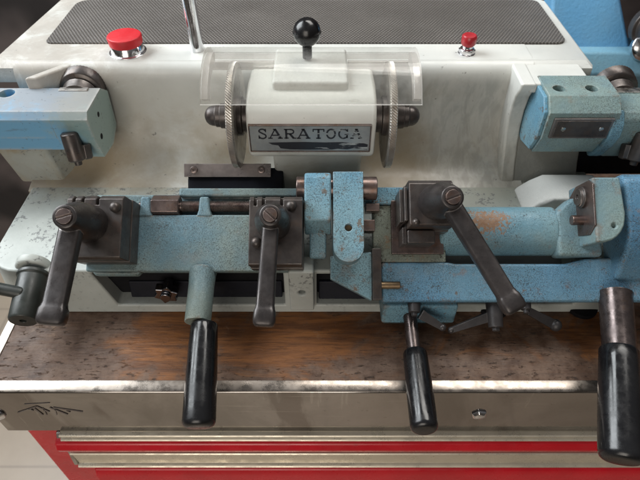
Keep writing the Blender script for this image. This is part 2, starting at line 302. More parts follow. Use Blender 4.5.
# the carriages lean back: (x, s up the slope, n off the slope)
PY, PZ = 26.0, 5.3
EY, EZ = math.cos(R(36.3)), math.sin(R(36.3))
def cp(x, s, n): return (x, PY + s * EY - n * EZ, PZ + s * EZ + n * EY)
class MB:
    def __init__(s): s.bm = bmesh.new(); s.mi = 0
    def face(s, vs):
        try:
            f = s.bm.faces.new(vs); f.material_index = s.mi; return f
        except ValueError: return None
    def prism(s, pts, w0, w1, F=fr_xy, pts2=None):
        a = [s.bm.verts.new(F(u, v, w0)) for u, v in pts]
        b = [s.bm.verts.new(F(u, v, w1)) for u, v in (pts2 or pts)]
        n = len(pts)
        s.face(a[::-1]); s.face(b)
        for i in range(n): s.face((a[i], a[(i + 1) % n], b[(i + 1) % n], b[i]))
        return s
    def box(s, x0, x1, y0, y1, z0, z1, F=fr_xy):
        return s.prism([(x0, y0), (x1, y0), (x1, y1), (x0, y1)], z0, z1, F)
    def lathe(s, p, d, prof, n=40, closed=True, teeth=0, jag=0, cap=True):
        p = Vector(p); d = Vector(d).normalized()
        a = d.orthogonal().normalized(); b = d.cross(a)
        rings = []
        for i, (t, r) in enumerate(prof):
            if r < 1e-5: rings.append([s.bm.verts.new(p + d * t)]); continue
            ring = []
            for k in range(n):
                an = 2 * math.pi * k / n
                ring.append(s.bm.verts.new(p + d * t + (a * math.cos(an) + b * math.sin(an)) * r))
            rings.append(ring)
        for q, w in zip(rings, rings[1:]):
            for k in range(n):
                k2 = (k + 1) % n
                if len(q) == 1 and len(w) == 1: continue
                if len(q) == 1: s.face((q[0], w[k2], w[k]))
                elif len(w) == 1: s.face((q[k], q[k2], w[0]))
                else: s.face((q[k], q[k2], w[k2], w[k]))
        if cap and len(rings[0]) > 1: s.face(rings[0][::-1])
        if cap and len(rings[-1]) > 1: s.face(rings[-1])
        return s
    def cyl(s, p0, p1, r0, r1=None, n=32):
        p0, p1 = Vector(p0), Vector(p1)
        return s.lathe(p0, p1 - p0, [(0, r0), ((p1 - p0).length, r1 if r1 is not None else r0)], n)
    def grip(s, p0, p1, r0, r1, n=40, rc=.4):      # rounded handle
        p0, p1 = Vector(p0), Vector(p1); L = (p1 - p0).length
        pr = [(0, r0 * .82), (.05, r0 * .93), (.18, r0)]
        for i in range(1, 9): 
            f = i / 9; pr.append((.18 + (L - .18 - rc) * f, r0 + (r1 - r0) * f + .03 * math.sin(f * math.pi)))
        for i in range(6):
            an = i / 5 * math.pi / 2; pr.append((L - rc + rc * math.sin(an), r1 - rc + rc * math.cos(an)))
        pr.append((L + .01, 0))
        return s.lathe(p0, p1 - p0, pr, n)
    def bar(s, p0, p1, w0, w1, h0, h1, up):          # tapered rectangular bar; up = thickness direction
        p0, p1, up = Vector(p0), Vector(p1), Vector(up)
        d = (p1 - p0).normalized(); side = d.cross(up).normalized(); up = side.cross(d).normalized()
        q = []
        for p, w, h in ((p0, w0, h0), (p1, w1, h1)):
            q.append([s.bm.verts.new(p + side * sx * w / 2 + up * sz * h / 2) for sx, sz in ((-1, -1), (1, -1), (1, 1), (-1, 1))])
        a, b = q
        s.face(a[::-1]); s.face(b)
        for i in range(4): s.face((a[i], a[(i + 1) % 4], b[(i + 1) % 4], b[i]))
        return s
    def loft(s, secs, up, n=20, pw=.42):             # rounded-rectangle sections (point, width, height)
        up = Vector(up).normalized(); P = [Vector(q[0]) for q in secs]; rings = []
        for i, (p, w, h) in enumerate(secs):
            d = (P[min(i + 1, len(P) - 1)] - P[max(i - 1, 0)]).normalized()
            sd = d.cross(up).normalized(); u = sd.cross(d).normalized(); ring = []
            for k in range(n):
                an = 2 * math.pi * (k + .5) / n; cx, sx = math.cos(an), math.sin(an)
                ring.append(s.bm.verts.new(P[i] + sd * (math.copysign(abs(cx) ** pw, cx) * w / 2) + u * (math.copysign(abs(sx) ** pw, sx) * h / 2)))
            rings.append(ring)
        for q, w in zip(rings, rings[1:]):
            for k in range(n): s.face((q[k], q[(k + 1) % n], w[(k + 1) % n], w[k]))
        s.face(rings[0][::-1]); s.face(rings[-1]); return s
    def slotted(s, p, d, r, h, gap=.14, ang=.6, n=14):   # two half discs with a driver slot between them
        p = Vector(p); d = Vector(d).normalized()
        a0 = Vector((1, 0, 0)) - d * d.x; a0.normalize(); b0 = d.cross(a0)
        a = a0 * math.cos(ang) + b0 * math.sin(ang); b = d.cross(a)
        for sg in (1, -1):
            st = math.asin(min(.95, gap / 2 / r)); pts = []
            for k in range(n + 1):
                an = st + (math.pi - 2 * st) * k / n
                pts.append(a * math.cos(an) * r + b * math.sin(an) * r * sg)
            lo = [s.bm.verts.new(p + v) for v in pts]; hi = [s.bm.verts.new(p + v * .94 + d * h) for v in pts]
            s.face(lo[::-1]); s.face(hi); m = len(pts)
            for i in range(m): s.face((lo[i], lo[(i + 1) % m], hi[(i + 1) % m], hi[i]))
        s.lathe(p, d, [(-.05, r), (h * .35, r)], 28)
        return s
    def ball(s, c, r, n=32):
        pr = [(-r * math.cos(math.pi * i / 16), r * math.sin(math.pi * i / 16)) for i in range(17)]
        return s.lathe(c, (0, 0, 1), pr, n, cap=False)
    def build(s, name, mats, parent=None, bevel=.06, seg=3, sharp=38, label=None, kind=None, cut=None, op='DIFFERENCE'):
        bm = s.bm
        bmesh.ops.recalc_face_normals(bm, faces=bm.faces)
        root = parent
        while root is not None and root.parent: root = root.parent
        off = Vector(root['_base']) if root is not None else Vector((0, 0, 0))
        for v in bm.verts: v.co = (v.co - off) * S
        me = bpy.data.meshes.new(name); bm.to_mesh(me); bm.free()
        for m in (mats if isinstance(mats, (list, tuple)) else [mats]): me.materials.append(MT[m])
        o = bpy.data.objects.new(name, me); C.objects.link(o)
        if cut:
            dg = None
            for cmb in cut:
                cb = cmb.build('cutter', mats, None, bevel=0)
                cb.location = -off * S if root is not None else (0, 0, 0)
                md = o.modifiers.new('Cut', 'BOOLEAN'); md.object = cb; md.operation = op; md.solver = 'EXACT'; md.use_self = True
            bpy.context.view_layer.update()
            dg = bpy.context.evaluated_depsgraph_get()
            me2 = bpy.data.meshes.new_from_object(o.evaluated_get(dg))
            cbs = [m.object for m in o.modifiers]
            o.modifiers.clear(); o.data = me2; me2.name = name
            for cb in cbs: bpy.data.objects.remove(cb, do_unlink=True)
        me = o.data
        for p in me.polygons: p.use_smooth = True
        me.set_sharp_from_angle(angle=R(sharp))
        if bevel:
            b = o.modifiers.new('Bevel', 'BEVEL'); b.width = bevel * S; b.segments = seg
            b.limit_method = 'ANGLE'; b.angle_limit = R(sharp); b.harden_normals = True; b.use_clamp_overlap = True
        o.parent = parent
        if label: o['label'] = label
        if kind: o['kind'] = kind
        return o
def thing(name, label, cat, loc, group=None):
    o = bpy.data.objects.new(name, None); C.objects.link(o)
    o.empty_display_size = .05
    o.location = Vector(loc) * S; o['_base'] = tuple(loc); o['label'] = label; o['category'] = cat
    if group: o['group'] = group
    return o
def rrect(x0, x1, y0, y1, r, n=6, rs=None):
    rs = rs or (r, r, r, r); pts = []
    for (cx, cy, a0), rr in zip(((x0, y0, 180), (x1, y0, 270), (x1, y1, 0), (x0, y1, 90)), rs):
        sx = 1 if cx == x0 else -1; sy = 1 if cy == y0 else -1
        for k in range(n + 1):
            an = R(a0 + 90 * k / n)
            pts.append((cx + sx * rr + rr * math.cos(an), cy + sy * rr + rr * math.sin(an)))
    return pts

# ================================================================== SETTING
MB().box(-400, 400, -300, 400, -92, -90).build('floor', 'floor', None, 0, kind='structure')
MB().box(-400, 400, 120, 126, -90, 160).build('wall', 'room', None, 0, kind='structure')

# ================================================================== TOOL CABINET
cab = thing('tool_cabinet', 'red metal tool cabinet with worn wooden top and steel edging, under the key machine', 'tool cabinet', (25, 42, -90))
MB().box(-23.9, 75, 20.1, 68, -3, 0).build('wooden_top', 'wood', cab, .05)
tr = MB()
tr.prism([(19.75, -.02), (19.5, -.04), (19.4, -.15), (19.45, -6.1), (20.09, -6.1), (20.09, -.02)], -24.6, 75, fr_yz)
MB().prism([(20.3, .05), (19.6, .07), (19.42, -.02), (19.42, -.06), (20.08, -.01), (20.3, .005)], -24.62, 75, fr_yz).build('edging_lip', 'trim_dull', cab, .02)
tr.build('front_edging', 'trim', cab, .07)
MB().box(-24.6, -23.85, 20.25, 68, -6, .06).build('side_edging', 'trim_dull', cab, .08)
for x in (-25.6 + 1.4, 11.95):
    MB().lathe((x, 19.42, -3.3), (0, -1, 0), [(0, .62), (.12, .6), (.26, .42), (.32, .2), (.33, 0)], 6 if x > 0 else 24).build('screw', 'chrome', cab, .04)
# stamped zigzag mark on the steel edge
mk = MB()
def zz(pts, w):
    for (a, b) in zip(pts, pts[1:]):
        a = Vector(a); b = Vector(b); d = (b - a); q = Vector((-d.y, d.x)).normalized() * w / 2
        mk.prism([tuple(a - q), tuple(b - q), tuple(b + q), tuple(a + q)], 19.37, 19.43, fr_xz)
def tz(u, v):   # millimetre sketch of the mark to x, z on the edging
    return (-22.6 + (u - 160) * .0128, -1.5 - (v - 60) * .0235)
zz([tz(165, 124), tz(300, 84)], .09); zz([tz(245, 98), tz(262, 112)], .12); zz([tz(275, 92), tz(297, 140)], .16); zz([tz(300, 84), tz(350, 120)], .16)
zz([tz(372, 92), tz(445, 138)], .14); zz([tz(390, 92), tz(545, 120)], .13); zz([tz(330, 95), tz(322, 140)], .06); zz([tz(395, 100), tz(380, 140)], .06); zz([tz(455, 112), tz(470, 122)], .1)
zz([tz(240, 70), tz(390, 62)], .05)
mk.build('zigzag_mark', 'steel_plate', cab, 0)
MB().box(-23.4, 74, 19.62, 66, -88, -6.13).build('cabinet_body', 'red', cab, .3)
def drawer(z1, z0, x0):
    d = MB().prism([(19.4, z1 - .05), (18.85, z1 - .3), (18.6, z1 - .9), (18.8, z0 + .5), (19.4, z0 + .1), (20.28, z0 + .1), (20.28, z1 - .1)], x0 - .7, 73, fr_yz).build('drawer', 'red', cab, .12)
    return d
def pull(z1, z0, x0, dr, out=.7):
    h = z1 - z0
    MB().prism([(20.25, z1), (19.2 - out, z1), (19.08 - out, z1 - .1), (19.2 - out, z1 - .2), (19.32 - out, z1 - .22), (19.36 - out, z0 + .34), (19.15 - out, z0 + .28), (19.0 - out, z0 + .14), (19.1 - out, z0), (20.25, z0)],
               x0, 72.5, fr_yz).build('drawer_pull', 'alu', dr, .03)
    MB().prism([(19.95, z1 - .06), (19.45 - out, z1 - .14), (19.2 - out, z0 + .2), (19.95, z0 + .06)], x0 - .35, x0 - .01, fr_yz).build('pull_end_cap', 'steel', dr, .06)
d1 = drawer(-6.95, -9.0, -20.4); pull(-6.15, -6.92, -20.5, d1, .1)
d2 = drawer(-11.9, -19.5, -18.7); pull(-9.2, -11.75, -20.6, d2, .2)
d3 = drawer(-22.6, -34, -20.9); pull(-20, -22.4, -20.5, d3, .55)

# ================================================================== KEY MACHINE
mc = thing('key_cutting_machine', 'worn pale blue and white key duplicating machine with black handles on the wooden cabinet top', 'key machine', (-1.5, 40, 0))

# ---- base casting
lop = [MB().prism([(-17.1, 4.35), (-15.9, .9), (-2.75, .9), (-2.75, 4.35)], 25, 30, fr_xz),
       MB().box(-.25, 20, 25, 30, .9, 4.35)]
b = MB().prism(rrect(-25.2, 24, 26.4, 46, 2, rs=(2.2, 1.5, 1, 3.2)), 0.0, 4.7, fr_xy,
               rrect(-25.0, 23.8, 26.7, 45.8, 2, rs=(2.4, 1.5, 1, 3.4)))
b.build('base', 'base', mc, .35, 4, cut=lop)
MB().box(-16.6, 19.9, 27.75, 30.05, .92, 4.33).build('recess_lining', 'matte_black', mc, 0)  # black filler block put in so the openings look dark inside
MB().prism([(27.2, .93), (27.74, .93), (27.74, 2.4), (27.6, 2.4)], -15, -3.0, fr_yz).build('recess_tray', 'navy', mc, .1)
MB().prism([(27.0, .93), (27.74, .93), (27.74, 2.5), (27.5, 2.5)], -.1, 6.4, fr_yz).build('recess_tray', 'navy', mc, .1)
# centre lug on the base front
MB().box(-2.3, -.45, 25.75, 27.4, 1.0, 5.6).build('front_lug', 'base', mc, .2, cut=[MB().cyl((-1.35, 24, 3.2), (-1.35, 26.6, 3.2), .24)])
MB().prism([(23.2, 4.6), (18.5, 4.6), (16.6, 4.6), (17.8, 5.7), (18.8, 6.3), (23.2, 6.3)], 33, 36.3, fr_xz).build('web', 'white', mc, .35, 4)
# star knob in the recess
st = MB()
pts = []
for k in range(12):
    an = math.pi * 2 * k / 12 + .26; r = 1.02 if k % 2 == 0 else .70
    pts.append((-11.8 + r * math.cos(an), 2.35 + r * math.sin(an)))
st.prism(pts, 26.2, 26.9, fr_xz); st.cyl((-11.8, 26.25, 2.35), (-11.8, 25.95, 2.35), .42); st.cyl((-11.8, 26.9, 2.35), (-11.8, 29.2, 2.35), .4)
st.build('star_knob', 'black_chrome', mc, .09)
# feed handle on the left corner
MB().lathe((-21.5, 27.6, 4.5), (.02, -1, -.12), [(0, 1.32), (.55, 1.26), (.68, 1.14)], 40).build('handle_boss', 'base', mc, .12)
fh = MB().lathe((-21.35, 26.7, 4.35), (.09, -1, -.22), [(0, 1.12), (.25, 1.15), (.4, 1.03), (3.7, 1.0), (3.85, .92), (3.86, .24), (3.6, .2), (3.6, 0)], 40).build('cross_handle', 'black_green', mc, .05)
MB().grip((-21.2, 24.6, 4.6), (-30, 25.4, 6.4), .43, .43, 28, .2).build('handle_rod', 'black_green', fh, .02)

# ---- rear housing
pr = [(54.0, 13.4), (54.0, 13.66), (43.0, 13.66), (42.5, 13.66), (42.1, 13.62), (41.75, 13.52), (41.45, 13.35), (41.23, 13.1), (41.1, 12.75), (41.03, 12.3), (41.0, 11.6), (40.98, 10.8), (40.9, 9.8), (40.7, 8.8), (40.4, 7.8), (40.0, 6.95), (39.5, 6.25), (38.9, 5.65), (38.1, 5.15), (37.3, 4.9), (36.6, 4.78), (36.0, 4.6), (36.0, 3.2), (54.6, 3.2)]
h = MB()
h.prism([(p, q) for p, q in pr], -25.2, 17.6, fr_yz)
lid = [(-27.3, 41.35), (22.4, 41.35), (22.6, 41.9), (22.6, 54.6), (21.6, 55.6), (-25.6, 55.6), (-26.1, 55.1)]
lid2 = [(-26.9, 41.95), (21.9, 41.95), (22.1, 42.4), (22.1, 54.3), (21.3, 55.2), (-25.3, 55.2), (-25.6, 54.8)]
ld = MB().prism(lid, 11.95, 13.2, fr_xy); ld.prism(lid, 13.2, 13.62, fr_xy, lid2)
h.build('housing', 'wall', mc, .22, 3, sharp=34, cut=[ld], op='UNION')
MB().prism(rrect(-23.7, 21.3, 44.8, 54.2, 1, rs=(.6, .9, .8, 1.3)), 13.5, 13.80, fr_xy).build('grip_mat', 'mat', mc, .05)

# ---- buttons and lever on the lid
bt = MB().lathe((-16.2, 43.5, 13.55), (0, 0, 1), [(0, 1.55), (.12, 1.55), (.2, 1.38), (.7, 1.28), (.8, 1.2)], 48).build('stop_button', 'chrome', mc, .03)
MB().lathe((-16.2, 43.5, 14.3), (.0, 0, 1), [(0, 1.2), (.02, 1.36), (.65, 1.42), (.75, 1.36), (.78, 1.25), (.76, 0)], 48).build('button_cap', 'red_plastic', bt, .04)
b2 = MB().lathe((12.3, 43.2, 13.55), (0, 0, 1), [(0, .82), (.1, .82), (.12, .62), (.5, .6), (.55, .42), (.9, .4)], 40)
b2.lathe((12.3, 43.2, 13.7), (0, 0, 1), [(0, .72), (.28, .72)], 6)
b2 = b2.build('start_button', 'chrome', mc, .03)
MB().lathe((12.3, 43.2, 14.3), (0, 0, 1), [(0, .5), (.2, .62), (.75, .64), (.9, .55), (.93, 0)], 10).build('button_cap', 'dark_red', b2, .05)
MB().lathe((-10.35, 43.7, 13.5), (-.01, -.01, 1), [(0, .55), (.25, .6), (.5, .56), (8.5, .62), (9.2, .55), (9.4, .3), (9.42, 0)], 32).build('switch_lever', 'chrome', mc, .05)

# ---- spindle head
hd = MB()
hd.prism([(33.0, 10.7), (33.0, 13.35), (33.5, 14.2), (34.4, 14.75), (36, 14.95), (38.5, 14.6), (41.5, 13.7), (41.5, 9.5), (38, 9.0), (34.5, 9.6), (33.3, 10.2)], -5.3, 4.05, fr_yz)
hd.prism([(34.0, 10.4), (35.2, 7), (35.8, 4.5), (41, 4.5), (41, 10.4)], -3.7, 3.3, fr_yz)
hd = hd.build('spindle_head', 'wall', mc, .35, 4, sharp=32)
MB().box(-3.45, 2.05, 35.0, 40.3, 13.6, 15.45).build('head_block', 'white', hd, .25, 4)
# name plate, seen head on: x and z, a millimetre proud of the head
pl = MB(); pl.box(-5.05, 3.6, 32.86, 33.05, 11.05, 13.2); pl = pl.build('name_plate', 'plate_alu', hd, .03)
fm = MB()
for a, b_, c_, d_ in ((-5.13, 3.68, 13.2, 13.28), (-5.13, 3.68, 10.97, 11.05), (-5.13, -5.05, 11.05, 13.2), (3.6, 3.68, 11.05, 13.2)):
    fm.box(a, b_, 32.80, 33.03, c_, d_)
fm.build('plate_frame', 'steel_brown', hd, .02)
tx = MB()
def stroke(pts, w, x0, z0, sx, sz):
    P = [Vector((x0 + p[0] * sx, z0 + p[1] * sz)) for p in pts]
    n = len(P); L = []; Rr = []
    for i in range(n):
        d = (P[min(i + 1, n - 1)] - P[max(i - 1, 0)]).normalized(); q = Vector((-d.y, d.x)) * w / 2
        L.append(P[i] + q); Rr.append(P[i] - q)
    for i in range(n - 1):
        tx.prism([tuple(Rr[i]), tuple(Rr[i + 1]), tuple(L[i + 1]), tuple(L[i])], 32.835, 32.87, fr_xz)
def arc(cx, cy, rx, ry, a0, a1, n=14): return [(cx + rx * math.cos(R(a0 + (a1 - a0) * i / n)), cy + ry * math.sin(R(a0 + (a1 - a0) * i / n))) for i in range(n + 1)]
TK, TN = .15, .085
def glyph(ch, x0, w, z0, hh):
    def st(p, t=TK): stroke(p, t, x0, z0, w, hh)
    if ch == 'A':
        st([(.12, .04), (.5, 1)], TN); st([(.5, 1), (.86, .04)], TK); st([(.28, .36), (.72, .36)], TN)
        st([(.0, .05), (.3, .05)], TN); st([(.66, .05), (1.0, .05)], TN); st([(.36, .96), (.56, .96)], TN)
    if ch == 'S':
        st(arc(.5, .74, .38, .24, 20, 180, 12) + arc(.5, .26, .40, .24, 90, -160, 16)[1:], .11)
        st([(.88, .68), (.88, 1)], TN); st([(.1, .0), (.1, .34)], TN)
    if ch == 'R':
        st([(.22, .0), (.22, 1)], TK); st([(.05, .95), (.6, .95)], TN); st([(.05, .05), (.42, .05)], TN)
        st([(.55, .95)] + arc(.58, .73, .24, .22, 90, -90, 12) + [(.25, .51)], .10); st([(.5, .5), (.82, .04)], TK); st([(.72, .05), (1.0, .05)], TN)
    if ch == 'T':
        st([(.5, .0), (.5, 1)], TK); st([(.04, .95), (.96, .95)], TN); st([(.06, .72), (.06, .97)], TN); st([(.94, .72), (.94, .97)], TN); st([(.3, .05), (.7, .05)], TN)
    if ch == 'O': st(arc(.5, .5, .40, .46, 0, 360, 26), .12)
    if ch == 'G':
        st(arc(.52, .5, .40, .46, 40, 330, 22), .12); st([(.88, .66), (.88, 1)], TN); st([(.86, .08), (.86, .42)], .11); st([(.62, .44), (1.0, .44)], TN)
for ch, u0, u1 in (('S', 258.6, 267.2), ('A', 268.4, 283), ('R', 283.8, 296.2), ('A', 296.8, 310.5), ('T', 312.5, 324.5), ('O', 325.8, 336), ('G', 337.5, 348.5), ('A', 350, 362)):
    glyph(ch, (u0 - 320) * .0726, (u1 - u0) * .0726, 12.13, .82)
rag = [(-3.75, 11.78), (-3.5, 11.62), (-3.05, 11.55), (-2.9, 11.3), (-2.2, 11.2), (-.8, 11.17), (.9, 11.19), (1.3, 11.26), (2.0, 11.2), (2.5, 11.32), (3.0, 11.2), (3.45, 11.18), (3.5, 11.62), (3.2, 11.72), (2.2, 11.76), (1.6, 11.83), (.4, 11.8), (-1.2, 11.84), (-2.6, 11.82)]
tx.prism(rag, 32.835, 32.87, fr_xz)
tx.build('lettering', 'print', hd, 0)

# ---- cutter wheels on the spindle
def wheel(x, sg):
    w = MB(); n = 120; c = Vector((x, 36.1, 12.0))
    prof = [(-.30, 3.55, 0), (-.26, 3.82, 0), (-.2, 3.98, 1), (.2, 3.98, 1), (.26, 3.82, 0), (.30, 3.55, 0)]
    rings = []
    for t, r, tooth in prof:
        ring = []
        for k in range(n * 3):
            ph = k % 3
            rr = r - (.11 if (tooth and ph == 0) else (.035 if tooth and ph == 1 else 0))
            an = 2 * math.pi * k / (n * 3) + t * .22
            ring.append(w.bm.verts.new(c + Vector((t, math.cos(an) * rr, math.sin(an) * rr))))
        rings.append(ring)
    for q, p in zip(rings, rings[1:]):
        m = len(q)
        for k in range(m): w.face((q[k], q[(k + 1) % m], p[(k + 1) % m], p[k]))
    # dished sides
    for ring, s_ in ((rings[0], -1), (rings[-1], 1)):
        inner = []
        for k in range(n * 3):
            an = 2 * math.pi * k / (n * 3) + s_ * .3 * .22
            inner.append(w.bm.verts.new(c + Vector((s_ * .14, math.cos(an) * 3.2, math.sin(an) * 3.2))))
        m = len(ring)
        for k in range(m): w.face((ring[k], ring[(k + 1) % m], inner[(k + 1) % m], inner[k]))
        w.face(inner)
    o = w.build('cutter_wheel', 'wheel', mc, 0, sharp=30)
    MB().lathe((x + sg * .1, 36.1, 12), (sg, 0, 0), [(0, 1.15), (.35, 1.15), (.4, .98), (1.1, .95), (1.15, .8)], 40).build('arbor_collar', 'steel_dark', o, .03)
    MB().lathe((x + sg * 1.0, 36.1, 12), (sg, 0, 0), [(0, .86), (.55, .86), (.62, .78), (.85, .76), (1.1, .68), (1.3, .5), (1.42, .25), (1.45, 0)], 40).build('dome_nut', 'steel_dark', o, .03)
    MB().lathe((x - sg * .1, 36.1, 12), (-sg, 0, 0), [(0, 1.5), (.4, 1.5), (.45, 1.25), (1.25, 1.25)], 40).build('flange', 'steel_dark', o, .04)
wheel(-6.4, -1); wheel(5.2, 1)

# ---- clear guard and its ball knob
def gy(a, r): return (36.9 + r * math.cos(R(a)), 12.2 + r * math.sin(R(a)) * .98)
outer = [(40.3, 15.0), (39.7, 15.8)] + [gy(a, 4.55) for a in range(70, 141, 5)] + [(33.05, 14.75)]
inner = [(39.9, 14.7), (39.3, 15.45)] + [gy(a, 4.2) for a in range(70, 141, 5)] + [(33.35, 14.65)]
sh = MB(); sh.mi = 0
x0, x1 = -8.35, 7.1
vo = [[sh.bm.verts.new((x, p, q)) for p, q in outer] for x in (x0, x1)]
vi = [[sh.bm.verts.new((x, p, q)) for p, q in inner] for x in (x0, x1)]
m = len(outer)
for k in range(m - 1):
    sh.mi = 0
    sh.face((vo[0][k], vo[1][k], vo[1][k + 1], vo[0][k + 1])); sh.face((vi[0][k], vi[0][k + 1], vi[1][k + 1], vi[1][k]))
    sh.mi = 1
    for e in (0, 1): sh.face((vo[e][k], vo[e][k + 1], vi[e][k + 1], vi[e][k]))
for k in (0, m - 1): sh.face((vo[0][k], vo[1][k], vi[1][k], vi[0][k]))
# side cheek on each end: a narrow curved lip
shield = sh.build('clear_guard', ['clear', 'clear_edge'], mc, 0)
for xe in (x0, x1 - .5):
    oo = [gy(a, 4.2) for a in range(70, 141, 5)]; ii = [gy(a, 3.3) for a in range(140, 69, -5)]
    MB().prism(oo + ii, xe, xe + .5, fr_yz).build('guard_cheek', 'clear_edge', shield, .04)
for a, b_ in ((-8.6, -3.5), (2.1, 7.3)): MB().box(a, b_, 38.7, 39.0, 14.4, 15.1).build('guard_rib', 'clear_edge', shield, .05)  # added strips standing for the shadow line across the guard
kb = MB().lathe((-.95, 38.4, 16.1), (0, 0, 1), [(-.5, .36), (.45, .36), (.5, .3), (.9, .3)], 24)
kb.ball((-.95, 38.4, 17.55), 1.02, 40)
kb.lathe((-.95, 38.4, 17.52), (0, 0, 1), [(0, 1.0), (.0, 1.045), (.07, 1.045), (.07, 1.0)], 40, cap=False)
kb.build('ball_knob', 'handle', shield, 0)

# ---- guide arms with their brackets
armprof = [(39.4, 12.5), (35.9, 12.5), (35.45, 12.0), (35.6, 10.2), (36.3, 8.0), (38.6, 7.7), (40.4, 8.5), (40.6, 11.6)]
armlow = [(39.4, 12.5), (35.9, 12.5), (35.45, 12.0), (35.55, 10.3), (36.2, 10.1), (36.3, 8.7), (39.6, 8.7), (39.9, 11.6)]
def guide_arm(xe, xm, xo, sgn):
    a = MB(); lo, hi = sorted((xe, xm)); a.prism(armprof, lo, hi, fr_yz)
    if xo is not None:
        lo, hi = sorted((xm, xo)); a.prism(armlow, lo, hi, fr_yz)
    return a
ga = guide_arm(-17.7, -20.6, -32, 1).build('guide_arm', 'arm', mc, .14, 3, cut=[MB().cyl((-24.9, 38.6, 13.5), (-24.9, 38.6, 11.2), .62)])
MB().lathe((-17.72, 37.6, 11.2), (1, 0, 0), [(-.02, .24), (.02, .22), (.025, 0)], 20).lathe((-17.72, 36.9, 9.6), (1, 0, 0), [(-.02, .27), (.02, .25), (.025, 0)], 20).build('set_screw', 'matte_black', ga, 0)
def knurl(x, par):
    k = MB(); n = 90
    prof = [(0, 1.45, 0), (.7, 1.5, 0), (.75, 1.35, 0), (.9, 1.35, 0), (.95, 1.72, 0), (1.05, 1.8, 1), (1.9, 1.8, 1), (2.0, 1.7, 0)]
    rings = []
    for t, r, kn in prof:
        rings.append([k.bm.verts.new((x + math.cos(2 * math.pi * i / n) * (r + (.03 if kn and i % 2 else 0)), 39.3 + t * .97, 11.35 + t * .22 + math.sin(2 * math.pi * i / n) * (r + (.03 if kn and i % 2 else 0)))) for i in range(n)])
    for q, p in zip(rings, rings[1:]):
        for i in range(n): k.face((q[i], q[(i + 1) % n], p[(i + 1) % n], p[i]))
    k.face(rings[0]); k.face(rings[-1])
    k.build('knurled_knob', 'steel_dark', par, 0, sharp=40)
knurl(-19.7, ga)
MB().box(-20.9, -18.6, 38.9, 39.35, 12.45, 12.6).build('index_plate', 'steel', ga, .03)
def pin(x, par, sg=1):
    p = MB().lathe((x - sg * .05, 35.55, 10.9), (sg * .1, -.32, -1), [(0, .5), (.12, .68), (2.2, .68), (2.3, .6), (2.31, .3), (2.7, .28), (2.72, 0)], 30)
    p.lathe((x + sg * .75, 35.7, 9.7), (sg * .05, -.4, -1), [(0, .5), (1.1, .5), (1.2, .4), (1.2, 0)], 6)
    p.build('stop_pin', 'steel_dark', par, .05)
pin(-19.45, ga)
# left bracket below and behind the arm
br = MB().prism([(-26.9, 36.8), (-22.75, 36.8), (-20.4, 41.4), (-26.9, 41.4)], 8.9, 4.55, fr_xy, [(-26.2, 37.2), (-22.5, 37.2), (-19.9, 41.4), (-26.2, 41.4)])
br.build('bracket', 'base', mc, .25)
MB().prism([(-22.5, 39.3), (-19.9, 42), (-20.9, 42), (-23.5, 39.3)], 10.5, 13.45, fr_xy).build('gusset', 'wall', mc, .2)
# right clamp block with its plate
rb = MB().prism([(39.6, 13.5), (36.5, 13.5), (35.45, 12.6), (35.45, 10.3), (36.3, 8.5), (38.2, 8.1), (40.2, 8.5), (40.2, 12.5)], 17.3, 22.7, fr_yz)
rbo = rb.build('clamp_block', 'bluegreen', mc, .22, 4, cut=[MB().cyl((18.4, 37.6, 14.5), (18.4, 37.6, 12.3), .48), MB().cyl((20.9, 37.6, 14.5), (20.9, 37.6, 12.3), .48)])
MB().prism([(38.4, 13.3), (36.7, 13.3), (35.75, 12.5), (35.7, 10.4), (36.4, 8.7), (38.4, 8.2), (40.2, 8.6), (40.3, 11.8)], 17.0, 17.32, fr_yz).build('end_face', 'blue_clean', rbo, .08)
MB().box(17.75, 22.3, 35.25, 35.5, 10.5, 12.25).build('plate_bezel', 'steel_plate', rbo, .04)
MB().box(17.95, 22.1, 35.18, 35.4, 10.65, 12.1).build('cover_plate', 'steel_dark', rbo, .03)
for x in (18.6, 21.5): MB().lathe((x, 35.2, 11.4), (0, -1, 0), [(0, .2), (.06, .18), (.09, .08), (.09, 0)], 18).build('rivet', 'steel', rbo, 0)
bp = [(43.5, 13.5), (38.3, 13.42), (38.5, 12.8), (39.0, 11.9), (39.2, 10.5), (39.0, 9), (38.6, 8), (37.8, 6.2), (36.8, 4.5), (43.5, 4.5)]
bk = MB().prism(bp, 15.75, 16.97, fr_yz); bk.box(16.5, 21.4, 38.45, 43.4, 12.55, 13.40)
bko = bk.build('bracket', 'wall', mc, .2, 3)
MB().prism([(43, 12.6), (39.2, 12.6), (39.8, 11.6), (39.5, 9), (38.7, 8), (37.9, 6.2), (36.9, 4.5), (43, 4.5)], 16.9, 22.4, fr_yz).build('bracket_foot', 'grey', bko, .2)
ra = MB().prism(armprof, 23.1, 34, fr_yz).build('guide_arm', 'bluegreen', mc, .2, 3)
MB().prism([(36.0, 12.7), (35.2, 11.8), (35.0, 10.8), (35.4, 9.6), (36.2, 8.2), (36.8, 7.7), (37.4, 8.0), (36.6, 9.6), (36.1, 11)], 22.2, 23.2, fr_yz).build('flare', 'blue_clean', ra, .2)
knurl(24.4, ra)
MB().box(23.4, 26.3, 38.6, 39.3, 12.45, 12.6).build('index_plate', 'steel', ra, .03)
pin(25.2, ra, -1)
MB().box(20.5, 33, 38.5, 41.5, 4.4, 8).build('rear_rail', 'matte_black', mc, .2)  # added black box, stands for the dark gap below the right arm

